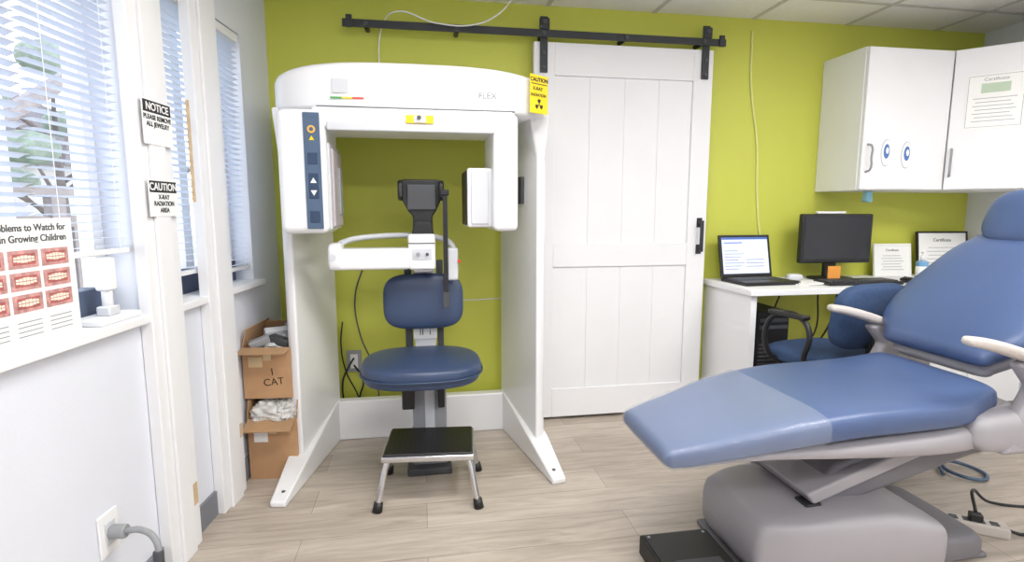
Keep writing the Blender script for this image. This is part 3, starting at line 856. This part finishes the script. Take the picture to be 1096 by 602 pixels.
prism("lift_arm", [(1.25, .22), (1.45, .22), (1.97, .36), (2.02, .44), (1.66, .44), (1.38, .36)], 1.54, 1.86, DENT2, r, axis='y', bev=.02, seg=4)
prism("lift_arm_cover", [(1.27, .245), (1.70, .395), (1.66, .43), (1.24, .285)], 1.50, 1.80, DENT, r, axis='y', bev=.01)
boxes("under_frame", [(1.45, 2.0, 1.52, 1.88, .38, .45)], DENT2, r, bev=.015)
loft("base_housing", [(1.08, 1.64, .115, .19, .11, 0), (1.2, 1.64, .12, .225, .12, 0), (1.5, 1.64, .12, .235, .12, 0), (1.70, 1.64, .09, .22, .09, 0)], DENT, r, e=.32, rend=.04)
loft("base_step", [(1.70, 1.64, .06, .20, .06, 0), (1.88, 1.64, .055, .19, .055, 0)], DENT2, r, e=.4, rend=.04)
boxes("base_plate", [(1.04, 1.95, 1.47, 1.84, 0, .02)], DENT2, r, bev=.008)
boxes("switch_panel", [(1.24, 1.30, 1.50, 1.56, .236, .25)], BLACK, r, bev=.005)

r = root("foot_control")
box("body", .745, 1.0, 1.44, 1.70, 0, .07, BLACK, r, bev=.006)
box("top_plate", .755, .99, 1.45, 1.69, .069, .074, BLACK, r, bev=.002)
box("pedal", .79, .95, 1.46, 1.52, .074, .09, DGREY, r, bev=.006)
boxes("screws", [(.765, .775, 1.67, 1.68, .073, .077), (.97, .98, 1.67, 1.68, .073, .077)], MGREY, r, bev=.002)
r = root("power_strip", (2.07, 1.62, 0), -35)
box("body", -.10, .10, -.03, .03, 0, .04, BEIGE, r, bev=.006)
boxes("sockets", [(-.08 + i * .042, -.055 + i * .042, -.014, .014, .039, .043) for i in range(4)], DGREY, r)
box("plug", -.02, .02, -.018, .018, .042, .07, BLACK, r, bev=.004)
r = root("floor_cables")
tube("cable_1", [(2.08, 1.63, .07), (2.17, 1.72, .10), (2.3, 1.75, .02), (2.55, 1.7, .01), (2.8, 1.8, .01)], .006, BLACK, r)
tube("cable_2", [(2.14, 1.57, .03), (2.2, 1.55, .012), (2.35, 1.60, .012), (2.5, 1.5, .012)], .006, BLACK, r)
tube("cable_3", [(2.35, 2.0, .012), (2.42, 2.08, .03), (2.55, 2.02, .012), (2.5, 1.93, .012), (2.4, 1.96, .02), (2.45, 2.1, .012), (2.8, 2.2, .012)], .008, PANEL, r)
tube("cable_4", [(1.95, 1.86, .40), (2.1, 1.95, .3), (2.25, 2.0, .33), (2.4, 1.9, .45)], .005, BLACK, r)

# ------------------------------------------------------------------ lights
for (lx, ly) in ((.4, 1.2), (2.3, 1.2), (.4, -.7), (2.3, -.7)):
    r = root("ceiling_troffer_light", (lx, ly, ZC))
    boxes("frame", [(-.61, .61, -.3, -.28, -.02, -.005), (-.61, .61, .28, .3, -.02, -.005), (-.61, -.59, -.28, .28, -.02, -.005), (.59, .61, -.28, .28, -.02, -.005)], WHITE, r)
    boxes("diffuser", [(-.59, .59, -.28, .28, -.012, -.006)], LAMPM, r)
    ld = bpy.data.lights.new("troffer_lamp", 'AREA')
    ld.shape = 'RECTANGLE'; ld.size = 1.15; ld.size_y = .54
    ld.energy = 28
    ld.color = (1.0, .985, .965)
    lo = bpy.data.objects.new("lamp", ld)
    lo.location = (0, 0, -.03)
    link(lo, r)

W = bpy.data.worlds.new("sky_world")
sc.world = W
W.use_nodes = True
nt = W.node_tree
bg = nt.nodes["Background"]
tc = nt.nodes.new("ShaderNodeTexCoord")
sx = nt.nodes.new("ShaderNodeSeparateXYZ")
rp = nt.nodes.new("ShaderNodeValToRGB")
rp.color_ramp.elements[0].position = 0.0
rp.color_ramp.elements[0].color = (.95, .97, 1.0, 1)
rp.color_ramp.elements[1].position = 0.8
rp.color_ramp.elements[1].color = (.74, .86, 1.0, 1)
nt.links.new(tc.outputs["Generated"], sx.inputs[0])
nt.links.new(sx.outputs["Z"], rp.inputs["Fac"])
nt.links.new(rp.outputs["Color"], bg.inputs["Color"])
bg.inputs["Strength"].default_value = 4.0

# ------------------------------------------------------------------ camera
cd = bpy.data.cameras.new("camera")
cd.sensor_width = 36.0
cd.lens = 36.0 * 580 / 1096
cd.clip_start = .05
co = bpy.data.objects.new("camera", cd)
co.location = (0, 0, 1.22)
co.rotation_euler = (radians(90 - 7.46), 0, radians(-9.5))
link(co)
sc.camera = co
